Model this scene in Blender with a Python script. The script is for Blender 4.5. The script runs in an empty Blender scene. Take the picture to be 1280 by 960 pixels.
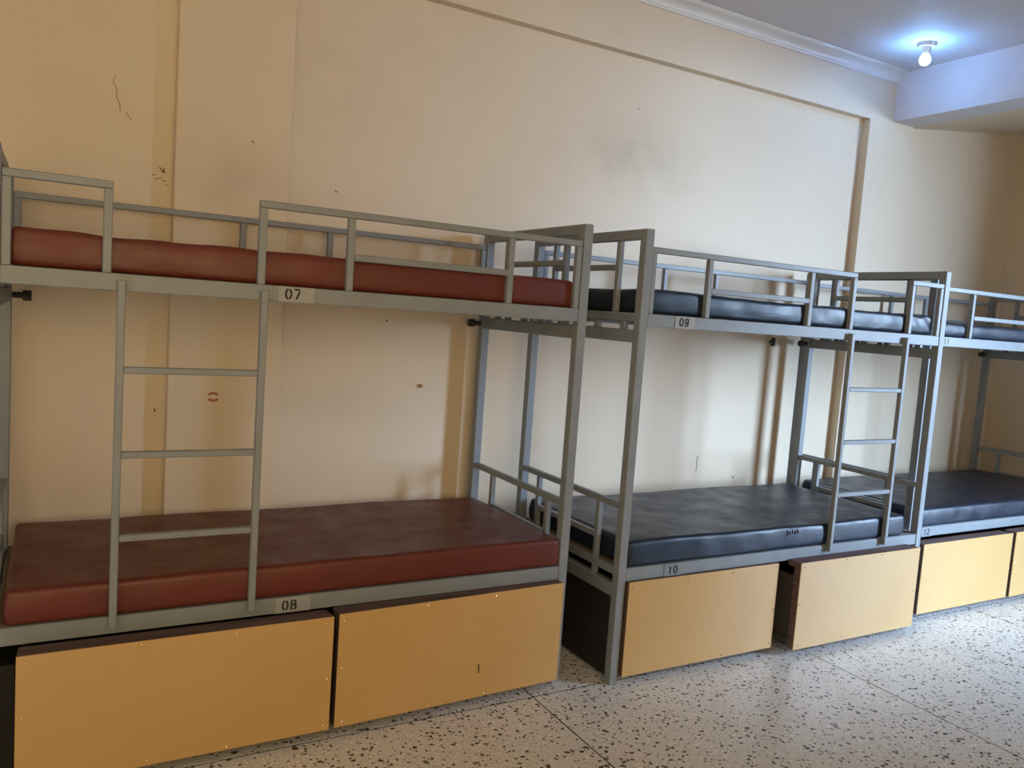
import bpy, bmesh, math, random
from mathutils import Vector, Matrix, noise
random.seed(7)
SC = bpy.context.scene
COL = SC.collection
R = math.radians

# ------------------------------------------------------------------ camera
FPX, YAW, PITCH, ROLL = 1012.1, 0.5203, -0.0884, 0.0708
CAM = Vector((0.0, -2.6532, 1.5))
fw = Vector((math.sin(YAW)*math.cos(PITCH), math.cos(YAW)*math.cos(PITCH), math.sin(PITCH)))
r0 = Vector((math.cos(YAW), -math.sin(YAW), 0)); u0 = r0.cross(fw)
rt = r0*math.cos(ROLL) + u0*math.sin(ROLL)
up = -r0*math.sin(ROLL) + u0*math.cos(ROLL)
cd = bpy.data.cameras.new('camera')
cam = bpy.data.objects.new('camera', cd); COL.objects.link(cam)
M = Matrix((rt, up, -fw)).transposed().to_4x4(); M.translation = CAM
cam.matrix_world = M
cd.sensor_width = 36.0; cd.lens = FPX/1280*36.0; cd.clip_start = 0.02
SC.camera = cam

# ------------------------------------------------------------------ world, light, exposure
W = bpy.data.worlds.new('world'); SC.world = W; W.use_nodes = True
W.node_tree.nodes['Background'].inputs[0].default_value = (0.62, 0.80, 1.0, 1)
W.node_tree.nodes['Background'].inputs[1].default_value = 0.3
SC.view_settings.view_transform = 'Standard'
SC.view_settings.look = 'None'
SC.view_settings.gamma = 1.0
SC.view_settings.use_curve_mapping = False
SC.view_settings.exposure = 0.0

def area(name, loc, target, sx, sy, power, color, spread=180):
    d = bpy.data.lights.new(name, 'AREA'); d.shape = 'RECTANGLE'; d.size = sx; d.size_y = sy
    d.energy = power; d.color = color; d.spread = R(spread)
    o = bpy.data.objects.new(name, d); COL.objects.link(o); o.location = loc
    o.rotation_euler = (Vector(target)-Vector(loc)).to_track_quat('-Z', 'Y').to_euler()
    return o
# overcast daylight outside the doorway of the end wall
area('daylight', (9.3, -9.0, 3.9), (6.0, -2.50, 1.7), 8.2, 7.2, 12800, (0.514, 0.716, 1.0))
# added warm fill for the left side, from an invented opening behind the camera
area('warm_fill', (0.2, -4.25, 1.75), (0.5, 0.9, 1.6), 3.4, 1.7, 70, (1.0, 0.68, 0.275))

# ------------------------------------------------------------------ helpers
def link(name, mesh, m=None, parent=None):
    o = bpy.data.objects.new(name, mesh); COL.objects.link(o)
    if m is not None and not mesh.materials: mesh.materials.append(m)
    if parent is not None: o.parent = parent
    return o
def fin(name, bm, m, parent=None, smooth=False):
    me = bpy.data.meshes.new(name); bm.normal_update(); bm.to_mesh(me); bm.free()
    if smooth:
        for p in me.polygons: p.use_smooth = True
    return link(name, me, m, parent)
def box_bm(x0, x1, y0, y1, z0, z1, bev=0.0, seg=1, bm=None):
    b = bmesh.new()
    vs = [b.verts.new((x, y, z)) for z in (z0, z1) for y in (y0, y1) for x in (x0, x1)]
    for f in ((0,2,3,1),(4,5,7,6),(0,1,5,4),(2,6,7,3),(0,4,6,2),(1,3,7,5)):
        b.faces.new([vs[i] for i in f])
    if bev > 0:
        bmesh.ops.bevel(b, geom=b.edges[:], offset=bev, segments=seg, profile=0.5, affect='EDGES')
    if bm is None: return b
    t = bpy.data.meshes.new('tmp'); b.to_mesh(t); b.free(); bm.from_mesh(t); bpy.data.meshes.remove(t)
    return bm
def box(name, x0, x1, y0, y1, z0, z1, m, parent=None, bev=0.0, seg=1):
    return fin(name, box_bm(min(x0,x1), max(x0,x1), y0, y1, z0, z1, bev, seg), m, parent)
def cyl_bm(p0, p1, r, n=16, bm=None, r2=None):
    b = bm or bmesh.new(); p0 = Vector(p0); p1 = Vector(p1); d = (p1-p0)
    mt = Matrix.Translation((p0+p1)/2) @ d.to_track_quat('Z','Y').to_matrix().to_4x4()
    bmesh.ops.create_cone(b, cap_ends=True, segments=n, radius1=r, radius2=r if r2 is None else r2, depth=d.length, matrix=mt)
    return b
def tube_bm(pts, r, n=6, bm=None):
    b = bm or bmesh.new(); pts = [Vector(p) for p in pts]; rings = []
    for i, p in enumerate(pts):
        t = (pts[min(i+1, len(pts)-1)]-pts[max(i-1, 0)]).normalized()
        q = t.to_track_quat('Z', 'Y')
        rings.append([b.verts.new(p + q @ Vector((r*math.cos(2*math.pi*k/n), r*math.sin(2*math.pi*k/n), 0))) for k in range(n)])
    for a, c in zip(rings, rings[1:]):
        for k in range(n): b.faces.new((a[k], a[(k+1)%n], c[(k+1)%n], c[k]))
    b.faces.new(rings[0][::-1]); b.faces.new(rings[-1])
    return b
def tag(o, label, cat, group=None):
    o['label'] = label; o['category'] = cat
    if group: o['group'] = group
    return o
def thing(name, loc, label, cat, group=None, rz=0):
    o = bpy.data.objects.new(name, None); COL.objects.link(o); o.empty_display_size = 0.1
    o.location = loc; o.rotation_euler = (0, 0, rz)
    return tag(o, label, cat, group)
def struct(o): o['kind'] = 'structure'; return o

# ------------------------------------------------------------------ materials
class NT:
    def __init__(s, name, rough=0.5, spec=0.5):
        s.m = bpy.data.materials.new(name); s.m.use_nodes = True; s.t = s.m.node_tree
        s.b = s.t.nodes['Principled BSDF']; s.b.inputs['Roughness'].default_value = rough
        s.b.inputs['Specular IOR Level'].default_value = spec
        s.co = s.t.nodes.new('ShaderNodeTexCoord').outputs['Object']
    def n(s, typ, **kw):
        x = s.t.nodes.new(typ)
        for k, v in kw.items(): setattr(x, k, v)
        return x
    def l(s, a, b): s.t.links.new(a, b)
    def val(s, sock, v):
        if hasattr(v, 'is_output'): s.l(v, sock)
        else: sock.default_value = v
    def noise(s, scale, detail=4, rough=0.55, vec=None, dist=0.0):
        x = s.n('ShaderNodeTexNoise'); x.inputs['Scale'].default_value = scale; x.inputs['Detail'].default_value = detail
        x.inputs['Roughness'].default_value = rough; x.inputs['Distortion'].default_value = dist
        s.l(vec or s.co, x.inputs['Vector']); return x.outputs['Fac']
    def map(s, scale=(1,1,1), loc=(0,0,0), vec=None):
        x = s.n('ShaderNodeMapping'); x.inputs['Scale'].default_value = scale; x.inputs['Location'].default_value = loc
        s.l(vec or s.co, x.inputs['Vector']); return x.outputs['Vector']
    def ramp(s, fac, a, b, va=0.0, vb=1.0):
        x = s.n('ShaderNodeMapRange'); x.inputs['From Min'].default_value = a; x.inputs['From Max'].default_value = b
        x.inputs['To Min'].default_value = va; x.inputs['To Max'].default_value = vb
        s.val(x.inputs['Value'], fac); return x.outputs['Result']
    def math(s, op, a, b=0.0):
        x = s.n('ShaderNodeMath', operation=op); s.val(x.inputs[0], a); s.val(x.inputs[1], b); return x.outputs[0]
    def mix(s, fac, a, b, typ='MIX'):
        x = s.n('ShaderNodeMix', data_type='RGBA', blend_type=typ)
        s.val(x.inputs[0], fac)
        s.val(x.inputs[6], a if hasattr(a, 'is_output') else (*a, 1)); s.val(x.inputs[7], b if hasattr(b, 'is_output') else (*b, 1))
        return x.outputs[2]
    def color(s, c): s.val(s.b.inputs['Base Color'], c if hasattr(c, 'is_output') else (*c, 1))
    def bump(s, h, strength=0.2, dist=0.01):
        x = s.n('ShaderNodeBump'); x.inputs['Strength'].default_value = strength; x.inputs['Distance'].default_value = dist
        s.l(h, x.inputs['Height']); s.l(x.outputs['Normal'], s.b.inputs['Normal'])

def wall_mat():
    k = NT('cream_wall_paint', 0.55, 0.3)
    base = (0.72, 0.615, 0.475)
    f = k.ramp(k.noise(0.9, 3), 0.35, 0.7)
    c = k.mix(f, base, (0.69, 0.575, 0.43))
    # broad grubby patches left by hands and bedding, at fixed places on the wall
    for (x, y, z, rx, rz, a) in ((2.70, .915, 2.38, .42, .17, .30), (1.35, .915, 2.62, .5, .3, .10), (1.95, .915, 2.0, .25, .2, .12),
                                 (0.62, .86, 1.95, .22, .16, .22), (1.25, .915, 1.02, .45, .10, .14), (0.10, .915, .70, .35, .15, .08), (2.1, .915, .75, .14, .2, .30),
                                 (1.02, .915, 2.40, .10, .25, .14), (1.75, .915, 1.35, .2, .25, .08)):
        v = k.n('ShaderNodeVectorMath', operation='SUBTRACT'); k.l(k.co, v.inputs[0]); v.inputs[1].default_value = (x, y, z)
        w = k.n('ShaderNodeVectorMath', operation='MULTIPLY'); k.l(v.outputs[0], w.inputs[0]); w.inputs[1].default_value = (1/rx, .3, 1/rz)
        g = k.n('ShaderNodeVectorMath', operation='LENGTH'); k.l(w.outputs[0], g.inputs[0])
        d = k.ramp(g.outputs['Value'], 0.0, 1.5, a, 0.0)
        d = k.math('MULTIPLY', d, k.ramp(k.noise(5, 4), 0.3, 0.65))
        c = k.mix(d, c, (0.24, 0.18, 0.10))
    sp = k.ramp(k.noise(16, 5, 0.7), 0.66, 0.75, 0, 0.18)
    c = k.mix(sp, c, (0.40, 0.27, 0.13))
    k.color(c); k.bump(k.noise(45, 4), 0.12, 0.004)
    return k.m
def plain(name, col, rough=0.5, var=0.08, bump=0.05, scale=6, spec=0.4):
    k = NT(name, rough, spec)
    k.color(k.mix(k.ramp(k.noise(scale, 4), 0.3, 0.7), col, tuple(x*(1-var) for x in col)))
    k.bump(k.noise(60, 3), bump, 0.003); return k.m
def metal_mat():
    k = NT('grey_enamel_paint', 0.42, 0.4)
    c = k.mix(k.ramp(k.noise(7, 4), 0.3, 0.7), (0.207, 0.232, 0.252), (0.242, 0.268, 0.288))
    c = k.mix(k.ramp(k.noise(3.2, 6, 0.7), 0.60, 0.72, 0, 0.3), c, (0.19, 0.19, 0.19))
    chip = k.ramp(k.noise(34, 5, 0.75), 0.715, 0.73, 0, 0.85)
    c = k.mix(chip, c, (0.05, 0.035, 0.03))
    k.color(c); k.bump(k.noise(50, 3), 0.08, 0.003)
    return k.m
def vinyl(name, a, b, rough, wr=0.25, spec=0.5):
    k = NT(name, rough, spec)
    k.color(k.mix(k.ramp(k.noise(3, 4), 0.3, 0.7), a, b))
    h = k.math('ADD', k.noise(7, 3, 0.5, k.map((1, 1.6, 2.2))), k.math('MULTIPLY', k.noise(150, 2), 0.06))
    k.bump(h, wr, 0.02)
    k.val(k.b.inputs['Roughness'], k.ramp(k.noise(9, 4), 0.3, 0.7, rough-.05, rough+.12))
    return k.m
def laminate():
    k = NT('mustard_laminate', 0.30, 0.5)
    c = k.mix(k.ramp(k.noise(2.5, 3), 0.3, 0.7), (0.57, 0.365, 0.145), (0.54, 0.34, 0.13))
    c = k.mix(k.ramp(k.noise(30, 4, 0.7), 0.70, 0.76, 0, 0.35), c, (0.30, 0.16, 0.06))
    k.color(c); k.bump(k.noise(3, 2), 0.05, 0.01); return k.m
def plywood(name, a, b):
    k = NT(name, 0.75, 0.2)
    c = k.mix(k.ramp(k.noise(14, 5, 0.6, k.map((0.25, 4, 4))), 0.3, 0.7), a, b)
    k.color(c); k.bump(k.noise(40, 4, 0.6, k.map((.3, 3, 3))), 0.25, 0.004); return k.m
def terrazzo():
    k = NT('speckled_terrazzo', 0.30, 0.5)
    c = k.mix(k.ramp(k.noise(2.2, 5), 0.3, 0.7), (0.70, 0.685, 0.67), (0.62, 0.605, 0.59))
    c = k.mix(k.ramp(k.noise(70, 3, 0.6), 0.42, 0.62), c, (0.74, 0.72, 0.69))
    wv = k.n('ShaderNodeVectorMath', operation='ADD'); k.l(k.map((1, 1, 1)), wv.inputs[0])
    nn = k.n('ShaderNodeTexNoise'); nn.inputs['Scale'].default_value = 45; k.l(k.co, nn.inputs['Vector'])
    sc = k.n('ShaderNodeVectorMath', operation='SCALE'); k.l(nn.outputs['Color'], sc.inputs[0]); sc.inputs['Scale'].default_value = 0.016
    k.l(sc.outputs[0], wv.inputs[1])
    def chips(scale, stretch, loc, frac, size, colr, c, amt=1.0):
        v = k.n('ShaderNodeTexVoronoi'); v.inputs['Scale'].default_value = scale
        k.l(k.map(stretch, loc, wv.outputs[0]), v.inputs['Vector'])
        s = k.n('ShaderNodeSeparateColor'); k.l(v.outputs['Color'], s.inputs[0])
        pick = k.math('LESS_THAN', s.outputs[0], frac)
        rad = k.ramp(s.outputs[1], 0, 1, size*0.45, size)
        ins = k.math('LESS_THAN', v.outputs['Distance'], rad)
        return k.mix(k.math('MULTIPLY', k.math('MULTIPLY', pick, ins), amt), c, colr)
    c = chips(75, (1, 1.2, 1), (0, 0, 0), 0.45, 0.42, (0.92, 0.90, 0.86), c, 0.9)
    c = chips(110, (1, 1.3, 1), (5, 9, 0), 0.40, 0.40, (0.40, 0.37, 0.34), c, 0.7)
    c = chips(48, (1.3, 1, 1), (3, 1, 0), 0.24, 0.44, (0.11, 0.085, 0.065), c)
    c = chips(38, (1, 1.5, 1), (7, 5, 0), 0.24, 0.42, (0.035, 0.03, 0.028), c)
    c = chips(80, (1, 1, 1), (11, 2, 0), 0.20, 0.42, (0.07, 0.055, 0.05), c)
    k.color(c)
    k.val(k.b.inputs['Roughness'], k.ramp(k.noise(5, 4), 0.3, 0.7, 0.29, 0.45))
    k.bump(k.noise(25, 3), 0.04, 0.003); return k.m
MW = wall_mat(); MOCH = plain('ochre_wall_paint', (0.50, 0.36, 0.20), 0.6, 0.08)
MCEIL = plain('ceiling_white', (0.68, 0.66, 0.70), 0.7, 0.06)
MCOR = plain('cornice_white', (0.78, 0.76, 0.74), 0.5, 0.04)
MMET = metal_mat()
MRED = vinyl('maroon_vinyl', (0.135, 0.028, 0.019), (0.11, 0.023, 0.016), 0.40, 0.14, 0.4)
MNAV = vinyl('navy_vinyl', (0.012, 0.021, 0.040), (0.009, 0.016, 0.031), 0.36, 0.16, 0.45)
MLAM = laminate()
MPLY = plywood('weathered_ply_edge', (0.17, 0.115, 0.105), (0.065, 0.042, 0.042))
MSIDE = plywood('dark_drawer_side', (0.085, 0.078, 0.07), (0.055, 0.05, 0.046))
MBASE = plywood('bed_base_ply', (0.22, 0.15, 0.09), (0.15, 0.10, 0.06))
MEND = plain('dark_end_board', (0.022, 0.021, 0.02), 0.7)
MTER = terrazzo(); MJOINT = plain('dark_joint', (0.03, 0.024, 0.022), 0.8)
MPLATE = plain('number_plate_paint', (0.33, 0.34, 0.35), 0.45, 0.08)
MINK = plain('stencil_black', (0.012, 0.012, 0.013), 0.6, 0.1)
MINK2 = plain('stencil_olive', (0.20, 0.21, 0.10), 0.6, 0.1)
MSCREW = NT('screw_brass', 0.25); MSCREW.color((0.75, 0.62, 0.42)); MSCREW.b.inputs['Metallic'].default_value = 1.0; MSCREW = MSCREW.m
MDARK = plain('black_iron', (0.03, 0.028, 0.026), 0.5)
MMARK = plain('brown_mark', (0.34, 0.21, 0.11), 0.7)
MDIRT = plain('dark_mark', (0.10, 0.065, 0.04), 0.7)
MLIP = plain('lip_print', (0.42, 0.16, 0.10), 0.7)
MPALE = plain('pale_blue_chalk', (0.62, 0.66, 0.66), 0.7)
MPLAST = plain('lamp_plastic', (0.70, 0.70, 0.70), 0.4, 0.02)
MRUB = plain('caster_rubber', (0.03, 0.03, 0.03), 0.6)

# ------------------------------------------------------------------ setting
YP, YR = 0.86, 0.915            # pilaster face, recessed wall face
CEIL, XB0, XB1, XE = 3.20, 4.715, 4.928, 6.262
XL, YF = -2.4, -3.9             # left wall, wall behind the camera
floor = struct(box('floor', XL, XE+.2, YF-.2, YR+.1, -0.12, -0.0012, MJOINT))
xs = [XL, -1.25, 0.21, 1.672, 3.132, 4.592, XE]; ys = [YF, -3.0, -1.54, -0.075, YR]
g = 0.003
for i in range(len(xs)-1):
    for j in range(len(ys)-1):
        box('floor_slab', xs[i]+g, xs[i+1]-g, ys[j]+g, ys[j+1]-g, -0.0011, 0.0, MTER, floor, 0.0003)
wb = struct(box('wall_back', XL, XE+.2, YR, YR+0.2, -0.1, 3.4, MW))
box('pilaster', 0.412, 0.862, YP, YR+.02, 0, 2.881, MW, wb, 0.005, 2)
box('pilaster', 4.492, 4.926, YP, YR+.02, 0, 2.881, MW, wb)
box('ring_beam', XL, 4.926, YP, YR+.02, 2.881, CEIL, MW, wb)
struct(box('wall_left', XL-.2, XL, YF, YR, -.1, 3.4, MOCH))
b = box_bm(XL, -1.5, YF-.2, YF, -.1, 3.4); box_bm(1.9, XE+.2, YF-.2, YF, -.1, 3.4, bm=b)
box_bm(-1.5, 1.9, YF-.2, YF, -.1, .9, bm=b); box_bm(-1.5, 1.9, YF-.2, YF, 2.6, 3.4, bm=b)  # unseen opening left in this wall to let the added warm fill through
struct(fin('wall_front', b, MOCH))
b = box_bm(XE, XE+.15, -1.75, YR, -.1, 3.4)
box_bm(XE, XE+.15, YF, -3.3, -.1, 3.4, bm=b); box_bm(XE, XE+.15, -3.3, -1.75, 2.95, 3.4, bm=b)
struct(fin('wall_right', b, MW))
struct(box('ceiling', XL, XB1, YF, YR, CEIL, CEIL+.15, MCEIL))
struct(box('trim_1', XB0, XB1, YF, YP-.0005, 2.90, CEIL, MCEIL))      # cross beam
# sloping ceiling beyond the cross beam
b = bmesh.new()
z0, z1 = 2.902, 3.100
pr = [(XB1+.001, z0), (XE+.1, z1), (XE+.1, z1+.15), (XB1+.001, z0+.15)]
va = [b.verts.new((x, YF, z)) for x, z in pr]; vb = [b.verts.new((x, YR, z)) for x, z in pr]
b.faces.new(va[::-1]); b.faces.new(vb)
for i in range(4): b.faces.new((va[i], va[(i+1)%4], vb[(i+1)%4], vb[i]))
bmesh.ops.recalc_face_normals(b, faces=b.faces[:])
struct(fin('ceiling', b, MW))
# cornice with beads and a cove
prof = [(0, -.062), (-.010, -.062), (-.013, -.057), (-.012, -.051), (-.017, -.049)]
for a in range(0, 91, 15): prof.append((-.017-.045*(1-math.cos(R(a))), -.046+.032*math.sin(R(a))))
prof += [(-.066, -.012), (-.072, -.011), (-.075, -.007), (-.080, -.006), (-.083, 0), (0, 0)]
b = bmesh.new()
va = [b.verts.new((XL, YP+y, CEIL+z)) for y, z in prof]; vb = [b.verts.new((XB0, YP+y, CEIL+z)) for y, z in prof]
for i in range(len(prof)-1): b.faces.new((va[i], vb[i], vb[i+1], va[i+1]))
b.faces.new(va); b.faces.new(vb[::-1]); bmesh.ops.recalc_face_normals(b, faces=b.faces[:])
struct(fin('trim_2', b, MCOR))

# ------------------------------------------------------------------ digits (stencil strokes)
def arc(cx, cz, rx, rz, a0, a1, n=8):
    return [(cx+rx*math.cos(R(a0+(a1-a0)*i/n)), cz+rz*math.sin(R(a0+(a1-a0)*i/n))) for i in range(n+1)]
# unit glyphs 0.6 wide, 1 high
GL = {
 '0': [arc(.3,.5,.24,.43,100,260,14), arc(.3,.5,.24,.43,-80,80,14)],
 '1': [[(.12,.80),(.30,.93),(.30,.07)]],
 '2': [arc(.3,.70,.22,.23,165,60,8), arc(.3,.70,.22,.23,35,-40,5)+[(.08,.07)], [(.16,.07),(.54,.07)]],
 '7': [[(.04,.93),(.55,.93)], [(.53,.80),(.22,.07)]],
 '8': [arc(.3,.71,.19,.22,100,260,8), arc(.3,.71,.19,.22,-80,80,8), arc(.3,.28,.23,.23,105,255,8), arc(.3,.28,.23,.23,-75,75,8)],
 '9': [arc(.3,.66,.22,.27,100,350,12), arc(.3,.66,.22,.27,78,0,6)+arc(.24,.5,.28,.44,0,-70,8)[2:], arc(.26,.28,.2,.22,-95,-170,4)],
}
def stroke(bm, pts, t, y0, y1):
    P = [Vector((p[0], p[1])) for p in pts]; L_, R_ = [], []
    for i, p in enumerate(P):
        d = (P[min(i+1, len(P)-1)]-P[max(i-1, 0)]).normalized(); nrm = Vector((-d.y, d.x))*t/2
        L_.append(p+nrm); R_.append(p-nrm)
    q = []
    for p in zip(L_, R_): q.append([bm.verts.new((v.x, y, v.y)) for v in p for y in (y0, y1)])
    for a, c in zip(q, q[1:]):
        bm.faces.new((a[0], a[2], c[2], c[0])); bm.faces.new((a[1], c[1], c[3], a[3]))
        bm.faces.new((a[0], c[0], c[1], a[1])); bm.faces.new((a[2], a[3], c[3], c[2]))
    bm.faces.new((q[0][0], q[0][1], q[0][3], q[0][2])); bm.faces.new((q[-1][0], q[-1][2], q[-1][3], q[-1][1]))
def digits(txt, x, z, h, y, m, parent, adv=0.78):
    for i, ch in enumerate(txt):
        b = bmesh.new()
        for s in GL[ch]:
            stroke(b, [(x+(i*adv+p[0])*h, z+p[1]*h) for p in s], 0.165*h, y-0.0012, y+0.0005)
        bmesh.ops.recalc_face_normals(b, faces=b.faces[:])
        fin('digit', b, m, parent)

# ------------------------------------------------------------------ bunk beds
L, D, PW, ZP = 1.986, 0.8556, 0.040, 1.863
def bunk(x0, y0, mirror, L, label, num_up, num_lo, xu, xl, inku, inkl, plate_w=0.115, ev=(.17, .66), ends=(1.949, 1.962)):
    root = thing('bunk_bed', (x0, y0, 0), label, 'bunk bed', 'bunk beds along the cream wall')
    X = (lambda a: L-a) if mirror else (lambda a: a)
    def bx(name, a0, a1, y_0, y_1, z_0, z_1, m=MMET, par=root, bev=0.0025):
        p, q = X(a0), X(a1); return box(name, p, q, y_0, y_1, z_0, z_1, m, par, bev)
    for a in (0, L-PW):
        for y in (0, D-PW): bx('post', a, a+PW, y, y+PW, 0, ZP)
    E = 0.0006
    for zt, zb, bz0, bz1, nm in ((.4903, .4361, .365, .420, 'lower'), (1.5315, 1.480, 1.412, 1.464, 'upper')):
        bx('side_rail', PW+E, L-PW-E, .002, .032, zb, zt); bx('side_rail', PW+E, L-PW-E, D-.034, D-.004, zb, zt)
        for a in (.003, L-.037):
            bx('end_beam', a, a+.034, PW+E, D-PW-E, bz0, bz1)
            bx('end_rail', a+.004, a+.030, PW+E, D-PW-E, zt-.035, zt)
            for y in ((.125, .31, .455, .60, .70) if nm == 'upper' else ()): bx('stub', a+.006, a+.028, y-.016, y+.016, bz1-E, zt-.035+E)
        bx('bed_base', PW+.002, L-PW-.002, .034, D-.036, zt-.026, zt+.0005, MBASE)
        for y in (.18, .42, .66): bx('cross_bar', PW, L-PW, y-.012, y+.012, zb+.002, zt-.027)
    # end frames
    for a in (.007, L-.033):
        bx('end_top_rail', a-.004, a+.030, PW+E, D-PW-E, 1.823, ZP)
        bx('end_guard_rail', a, a+.024, PW+E, D-PW-E, .732, .757)
        for y in ev:
            bx('end_upright', a+.001, a+.024, y-.012, y+.012, 1.5316, 1.8229); bx('end_upright', a+.001, a+.024, y-.012, y+.012, .415, .7319)
        bx('end_middle_rail', a+.001, a+.023, ev[0]+.012, ev[1]-.012, 1.703, 1.727)
        bx('end_middle_rail', a+.001, a+.023, ev[0]+.012, ev[1]-.012, .574, .597)
    # front guards: long piece and short piece with the ladder gap between them
    t = .024; y_0, y_1 = .004, .028
    def upr(c, z1=1.7735, y_0=y_0, y_1=y_1): bx('guard_upright', c-t/2, c+t/2, y_0, y_1, 1.5312, z1)
    for c in (.054, .355, .972, 1.262, 1.703, L-.054): upr(c)
    bx('guard_rail', .042, 1.274, y_0, y_1, 1.7735, 1.7965); bx('guard_rail', 1.691, L-.042, y_0, y_1, 1.7735, 1.7965)
    bx('guard_rail', .367, .960, y_0, y_1, 1.633, 1.656)
    for c in (.054, .80, 1.164, L-.054): upr(c, 1.785, .818, .842)
    bx('guard_rail', .042, L-.042, .818, .842, 1.785, 1.808); bx('guard_rail', 1.176, L-.066, .818, .842, 1.640, 1.662)
    # dark boards closing the space under the bunk at either end
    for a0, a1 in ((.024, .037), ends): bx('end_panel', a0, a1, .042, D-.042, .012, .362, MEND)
    # ladder
    lad = bpy.data.objects.new('ladder', None); COL.objects.link(lad); lad.parent = root
    for a in (1.243, 1.653): bx('ladder_stile', a, a+.022, -.023, .001, .462, 1.512, MMET, lad)
    for z in (.738, .993, 1.248): bx('ladder_rung', 1.265, 1.653, -.022, -.001, z-.010, z+.010, MMET, lad)
    # bolts poking in from the rear posts under the upper bunk
    for a, s in ((PW, 1), (L-PW, -1)):
        b = cyl_bm((X(a), D-.02, 1.435), (X(a+s*.045), D-.02, 1.435), .011, 12)
        cyl_bm((X(a+s*.034), D-.02, 1.435), (X(a+s*.062), D-.02, 1.435), .019, 8, b)
        fin('frame_bolt', b, MDARK, root)
    # painted number plates; world x given
    for txt, xw, zb, zt, ink in ((num_up, xu, 1.481, 1.531, inku), (num_lo, xl, .437, .4895, inkl)):
        px = xw-x0
        p = box('number_plate', px, px+plate_w, -.0008, .003, zb, zt, MPLATE if txt in ('07', '08', '09') else MMET, root, .0006)
        digits(txt, px+.022, zb+.008, .036, -.0008, ink, p)
    return root
L1 = 2.008
X1, X2, X3 = 1.8402-L1, 2.0181, 4.026
Y1, Y2, Y3 = 0.0, -0.109, -0.0226
bunk(X1, Y1, True, L1, 'grey steel bunk bed numbered 07 and 08, holding the two maroon mattresses', '07', '08', .632, .668, MINK, MINK, .118, (.15, .64), (1.915, 1.966))
bunk(X2, Y2, False, L, 'grey steel bunk bed numbered 09 and 10, in the middle of the row', '09', '10', 2.199, 2.258, MINK, MINK, .108, (.19, .68))
bunk(X3, Y3, False, L, 'grey steel bunk bed numbered 11 and 12, farthest along the row at the right edge', '11', '12', 4.116, 4.138, MINK2, MINK, .100, (.17, .66))

# ------------------------------------------------------------------ mattresses
def mattress(x0, x1, y0, y1, z0, z1, m, label, seed, sag=.006, lump=.004, rear_drop=0.0, end_wr=0.0, rz=0):
    cx, cy = (x0+x1)/2, (y0+y1)/2
    lx, ly, h = x1-x0, y1-y0, z1-z0
    b = bmesh.new(); nx, ny, nz = 64, 26, 5
    bmesh.ops.create_cube(b, size=1)
    bmesh.ops.scale(b, vec=(lx, ly, h), verts=b.verts)
    bmesh.ops.bevel(b, geom=b.edges[:], offset=.014, segments=3, profile=.55, affect='EDGES')
    for axis, n, ln in ((0, nx, lx), (1, ny, ly), (2, nz, h)):
        for i in range(1, n):
            p = Vector((0,0,0)); p[axis] = -ln/2+ln*i/n
            if abs(p[axis]) > ln/2-.016: continue
            no = Vector((0,0,0)); no[axis] = 1
            bmesh.ops.bisect_plane(b, geom=b.verts[:]+b.edges[:]+b.faces[:], plane_co=p, plane_no=no)
    for v in b.verts:
        x, y, z = v.co; u = x/(lx/2); w = y/(ly/2); t = (z+h/2)/h
        o = Vector((seed*7.3, seed*3.1, seed))
        n1 = noise.noise(Vector((x*2.2, y*2.6, z*3))+o); n2 = noise.noise(Vector((x*9, y*9, z*12))+o)
        v.co.z += t*(n1*lump + n2*lump*.35 - sag*(1-u*u)*(1-w*w) - rear_drop*max(0, w))
        side = (1-abs(2*t-1)**2)
        bul = side*(.006 + n2*.004)
        if abs(w) > .9: v.co.y += math.copysign(bul, y)
        if abs(u) > .97: v.co.x += math.copysign(bul, x)
        if end_wr and u > .72:
            k = (u-.72)/.28
            v.co.y += end_wr*k*math.sin(x*70+z*60)*side*(1 if abs(w) > .9 else .2)
            v.co.z += end_wr*k*math.sin(x*55-y*25)*t
    for v in b.verts: v.co.z += h/2
    o = fin('mattress', b, m, None, True); o.location = (cx, cy, z0); o.rotation_euler = (0, 0, rz)
    tag(o, label, 'mattress', 'vinyl mattresses on the bunks')
    return o
zl, zu = .4912, 1.5323
mattress(-.100, 1.797, .008, .785, zl, .602, MRED, 'maroon vinyl mattress on the lower bunk numbered 08', 1, .006, .006, .006)
mattress(-.102, 1.782, .030, .80, zu, 1.640, MRED, 'maroon vinyl mattress on the upper bunk numbered 07', 2, -.004, .012, .0)
nm_ = mattress(2.068, 3.855, Y2+.008, Y2+.80, zl, .598, MNAV, 'dark navy vinyl mattress on the lower bunk of the middle bed, beside the ladder foot', 3, .004, .008, .004)
mattress(2.064, 3.920, Y2+.030, Y2+.80, zu, 1.630, MNAV, 'dark navy vinyl mattress on the upper bunk of the middle bed', 4, -.002, .010, .0, .008)
mattress(4.120, 5.960, Y3+.008, Y3+.80, zl, .590, MNAV, 'dark navy vinyl mattress on the lower bunk of the farthest bed, at the right edge', 5, .002, .006, .002)
mattress(4.075, 5.940, Y3+.030, Y3+.80, zu, 1.606, MNAV, 'dark navy vinyl mattress on the upper bunk of the farthest bed, at the right edge', 6, -.02, .008, .0)

# a row of dark stitches on the front edge of the middle lower mattress
b = bmesh.new()
for k in range(5):
    x = 2.985+k*.017-(2.068+3.855)/2
    tube_bm([(x, -.398, .094-(k % 2)*.004), (x+.003, -.4035, .082), (x, -.4045, .070+(k % 3)*.003)], .0024, 5, b)
fin('stitching', b, MINK, nm_)

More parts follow.
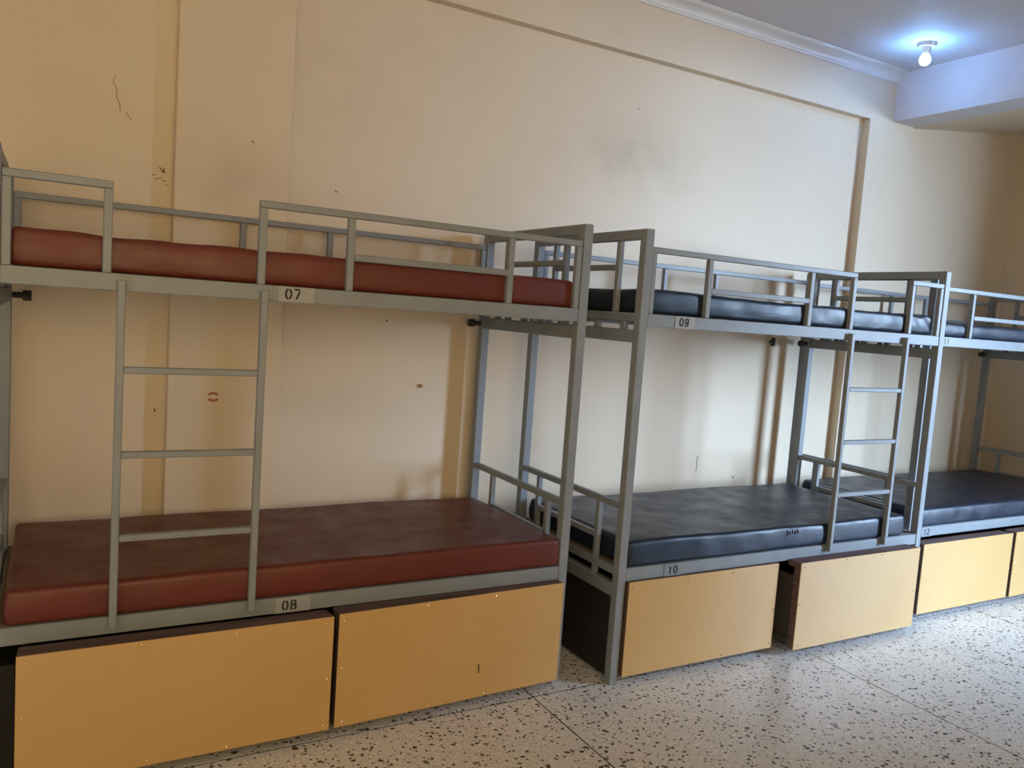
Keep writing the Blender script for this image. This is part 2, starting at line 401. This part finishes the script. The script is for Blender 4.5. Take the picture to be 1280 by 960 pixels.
# ------------------------------------------------------------------ storage drawers
sb = bmesh.new(); bmesh.ops.create_uvsphere(sb, u_segments=8, v_segments=5, radius=.0042)
bmesh.ops.scale(sb, vec=(1, .6, 1), verts=sb.verts)
SCREW = bpy.data.meshes.new('screw'); sb.to_mesh(SCREW); sb.free(); SCREW.materials.append(MSCREW)
def drawer(x0, x1, y, label, z0=.034, z1=.434, rz=0.0, slit=None, lip=.04):
    w = x1-x0
    root = thing('storage_drawer', (x0, y, 0), label, 'drawer', 'storage drawers under the bunks', rz)
    lam = box('laminate_front', 0, w, 0, .004, z0, z1, MLAM, root, .0012)
    box('front_board', .001, w-.001, .0042, .040, z0+.001, z1-.001, MPLY, root, .001)
    box('top_lip', .003, w-.003, .0402, .0402+lip, z1-.030, z1-.003, MPLY, root, .002)
    ys = .0403
    box('side_panel', .016, .030, ys, .74, z0+.012, .372, MSIDE, root, .001)
    box('side_panel', w-.030, w-.016, ys, .74, z0+.012, .372, MSIDE, root, .001)
    box('back_panel', .0305, w-.0305, .726, .74, z0+.012, .372, MSIDE, root, .001)
    box('bottom_panel', .0305, w-.0305, ys, .7255, z0+.014, z0+.026, MSIDE, root, .001)
    for sx in (.006, w-.0158): box('side_batten', sx, sx+.0098, ys+.001, .74, .345, .371, MSIDE, root, .001)
    for sx in (.006, w-.0158): box('side_batten', sx, sx+.0098, ys+.001, .74, z0+.013, z0+.043, MSIDE, root, .001)
    for cx in (.10, w-.10):
        for cy in (.14, .66):
            fin('caster', cyl_bm((cx-.009, cy, .0226), (cx+.009, cy, .0226), .0225, 16), MRUB, root)
    m = .022
    for sx, sz in ((m, z0+m), (w-m, z0+m), (m, z1-m), (w-m, z1-m), (w*.36, z1-.012), (w*.66, z1-.013), (w*.38, z0+.013),
                   (w*.64, z0+.012), (.014, (z0+z1)/2+.01), (w-.016, (z0+z1)/2-.015)):
        o = bpy.data.objects.new('screw', SCREW); COL.objects.link(o); o.parent = lam
        o.location = (sx+random.uniform(-.006, .006), -.0006, sz+random.uniform(-.004, .004))
    if slit:
        b = bmesh.new(); sx, sz = slit
        stroke(b, [(sx, sz), (sx+.002, sz-.016), (sx+.001, sz-.034)], .005, -.0012, .001)
        bmesh.ops.recalc_face_normals(b, faces=b.faces[:]); fin('gouge', b, MDARK, lam)
    return root
drawer(-.071, .849, -.080, 'mustard fronted storage drawer under bunk 08, nearest the left edge')
drawer(.868, 1.800, -.078, 'mustard fronted storage drawer with a small dark gouge, right half under bunk 08', rz=.036, slit=(.560, .165), z1=.438)
drawer(2.068, 2.934, -.124, 'mustard fronted storage drawer pushed in under bunk 10, beside the front post', z1=.436)
drawer(3.008, 3.888, -.188, 'mustard fronted storage drawer pulled forward out of line under bunk 10', z1=.448)
drawer(4.070, 4.918, -.092, 'mustard fronted storage drawer under bunk 12, left one of the pair', z1=.420)
drawer(4.940, 5.800, -.098, 'mustard fronted storage drawer under bunk 12, cut by the right edge', z1=.424)

# ------------------------------------------------------------------ ceiling lamp
lx, ly = 4.335, .412
lamp = thing('ceiling_lamp', (lx, ly, CEIL), 'bare glowing blue-white bulb hanging from a round ceiling rose', 'lamp')
fin('ceiling_rose', cyl_bm((0, 0, -.022), (0, 0, -.0005), .048, 24, None, .055), MPLAST, lamp)
fin('bulb_holder', cyl_bm((-.008, -.004, -.068), (0, 0, -.0222), .020, 16, None, .024), MPLAST, lamp)
b = bmesh.new(); bmesh.ops.create_uvsphere(b, u_segments=20, v_segments=12, radius=.030)
for v in b.verts:
    if v.co.z > 0: v.co.z *= 1.25
    v.co += Vector((-.016, -.010, -.100))
k = NT('lit_bulb'); k.color((1, 1, 1)); k.b.inputs['Emission Color'].default_value = (0.42, 0.66, 1.0, 1); k.b.inputs['Emission Strength'].default_value = 30
fin('bulb', b, k.m, lamp, True)
pl = bpy.data.lights.new('bulb_light', 'POINT'); pl.energy = 54; pl.color = (0.13, 0.43, 1.0); pl.shadow_soft_size = .032
po = bpy.data.objects.new('bulb_light', pl); COL.objects.link(po); po.location = (lx-.016, ly-.010, CEIL-.100)

# ------------------------------------------------------------------ marks on the wall (thin relief on the plaster)
def mark(name, pts, r, m, y=YR):
    fin(name, tube_bm([(x, y-.0002, z) for x, z in pts], r, 5), m, wb)
mark('scribble', [(.196,2.296),(.188,2.27),(.204,2.245),(.200,2.22),(.214,2.195),(.216,2.165)], .0017, MMARK)
mark('scribble', [(.236,2.165),(.246,2.150),(.258,2.138)], .002, MMARK)
mark('scribble', [(.362,1.975),(.376,1.955),(.385,1.957)], .0024, MDIRT); mark('scribble', [(.378,1.972),(.377,1.955)], .0024, MDIRT)
for x, z in ((.335,1.94),(.345,1.925),(.36,1.93),(.375,1.92),(.385,1.905)): mark('scribble', [(x,z),(x+.012,z+.004)], .002, MMARK)
mark('scribble', [(3.347,.73),(3.344,.70),(3.347,.67),(3.343,.64)], .0022, MMARK)
mark('scribble', [(3.640,.598),(3.655,.583)], .0024, MDIRT)
mark('scribble', [(1.075,1.98),(1.09,1.972)], .003, MMARK); mark('scribble', [(.70,2.125),(.715,2.118)], .003, MMARK, YP)
mark('scribble', [(2.70,2.632),(2.712,2.622)], .004, MPALE)
mark('scribble', [(.37,1.005),(.374,.992)], .003, MDIRT)
for dz, a0, a1 in ((.004, 20, 160), (-.004, 200, 340)):
    b = bmesh.new(); stroke(b, arc(.588, 1.062+dz, .019, .011, a0, a1, 10), .011, YP-.0008, YP+.001)
    bmesh.ops.recalc_face_normals(b, faces=b.faces[:]); fin('lip_print', b, MLIP, wb)
b = cyl_bm((1.539, YR-.012, 1.118), (1.539, YR+.004, 1.118), .009, 12); fin('wall_plug', b, MMARK, wb)
b = cyl_bm((1.35, YR-.006, 1.42), (1.35, YR+.004, 1.42), .004, 8); fin('nail', b, MDARK, wb)

# black hook and hanging clip on the wall behind the far end of the middle bed
h = box_bm(3.862, 3.892, YR-.010, YR+.001, 1.405, 1.455, .002)
cyl_bm((3.862, YR-.012, 1.430), (3.835, YR-.018, 1.430), .009, 10, h)
fin('wall_hook', h, MDARK, wb)
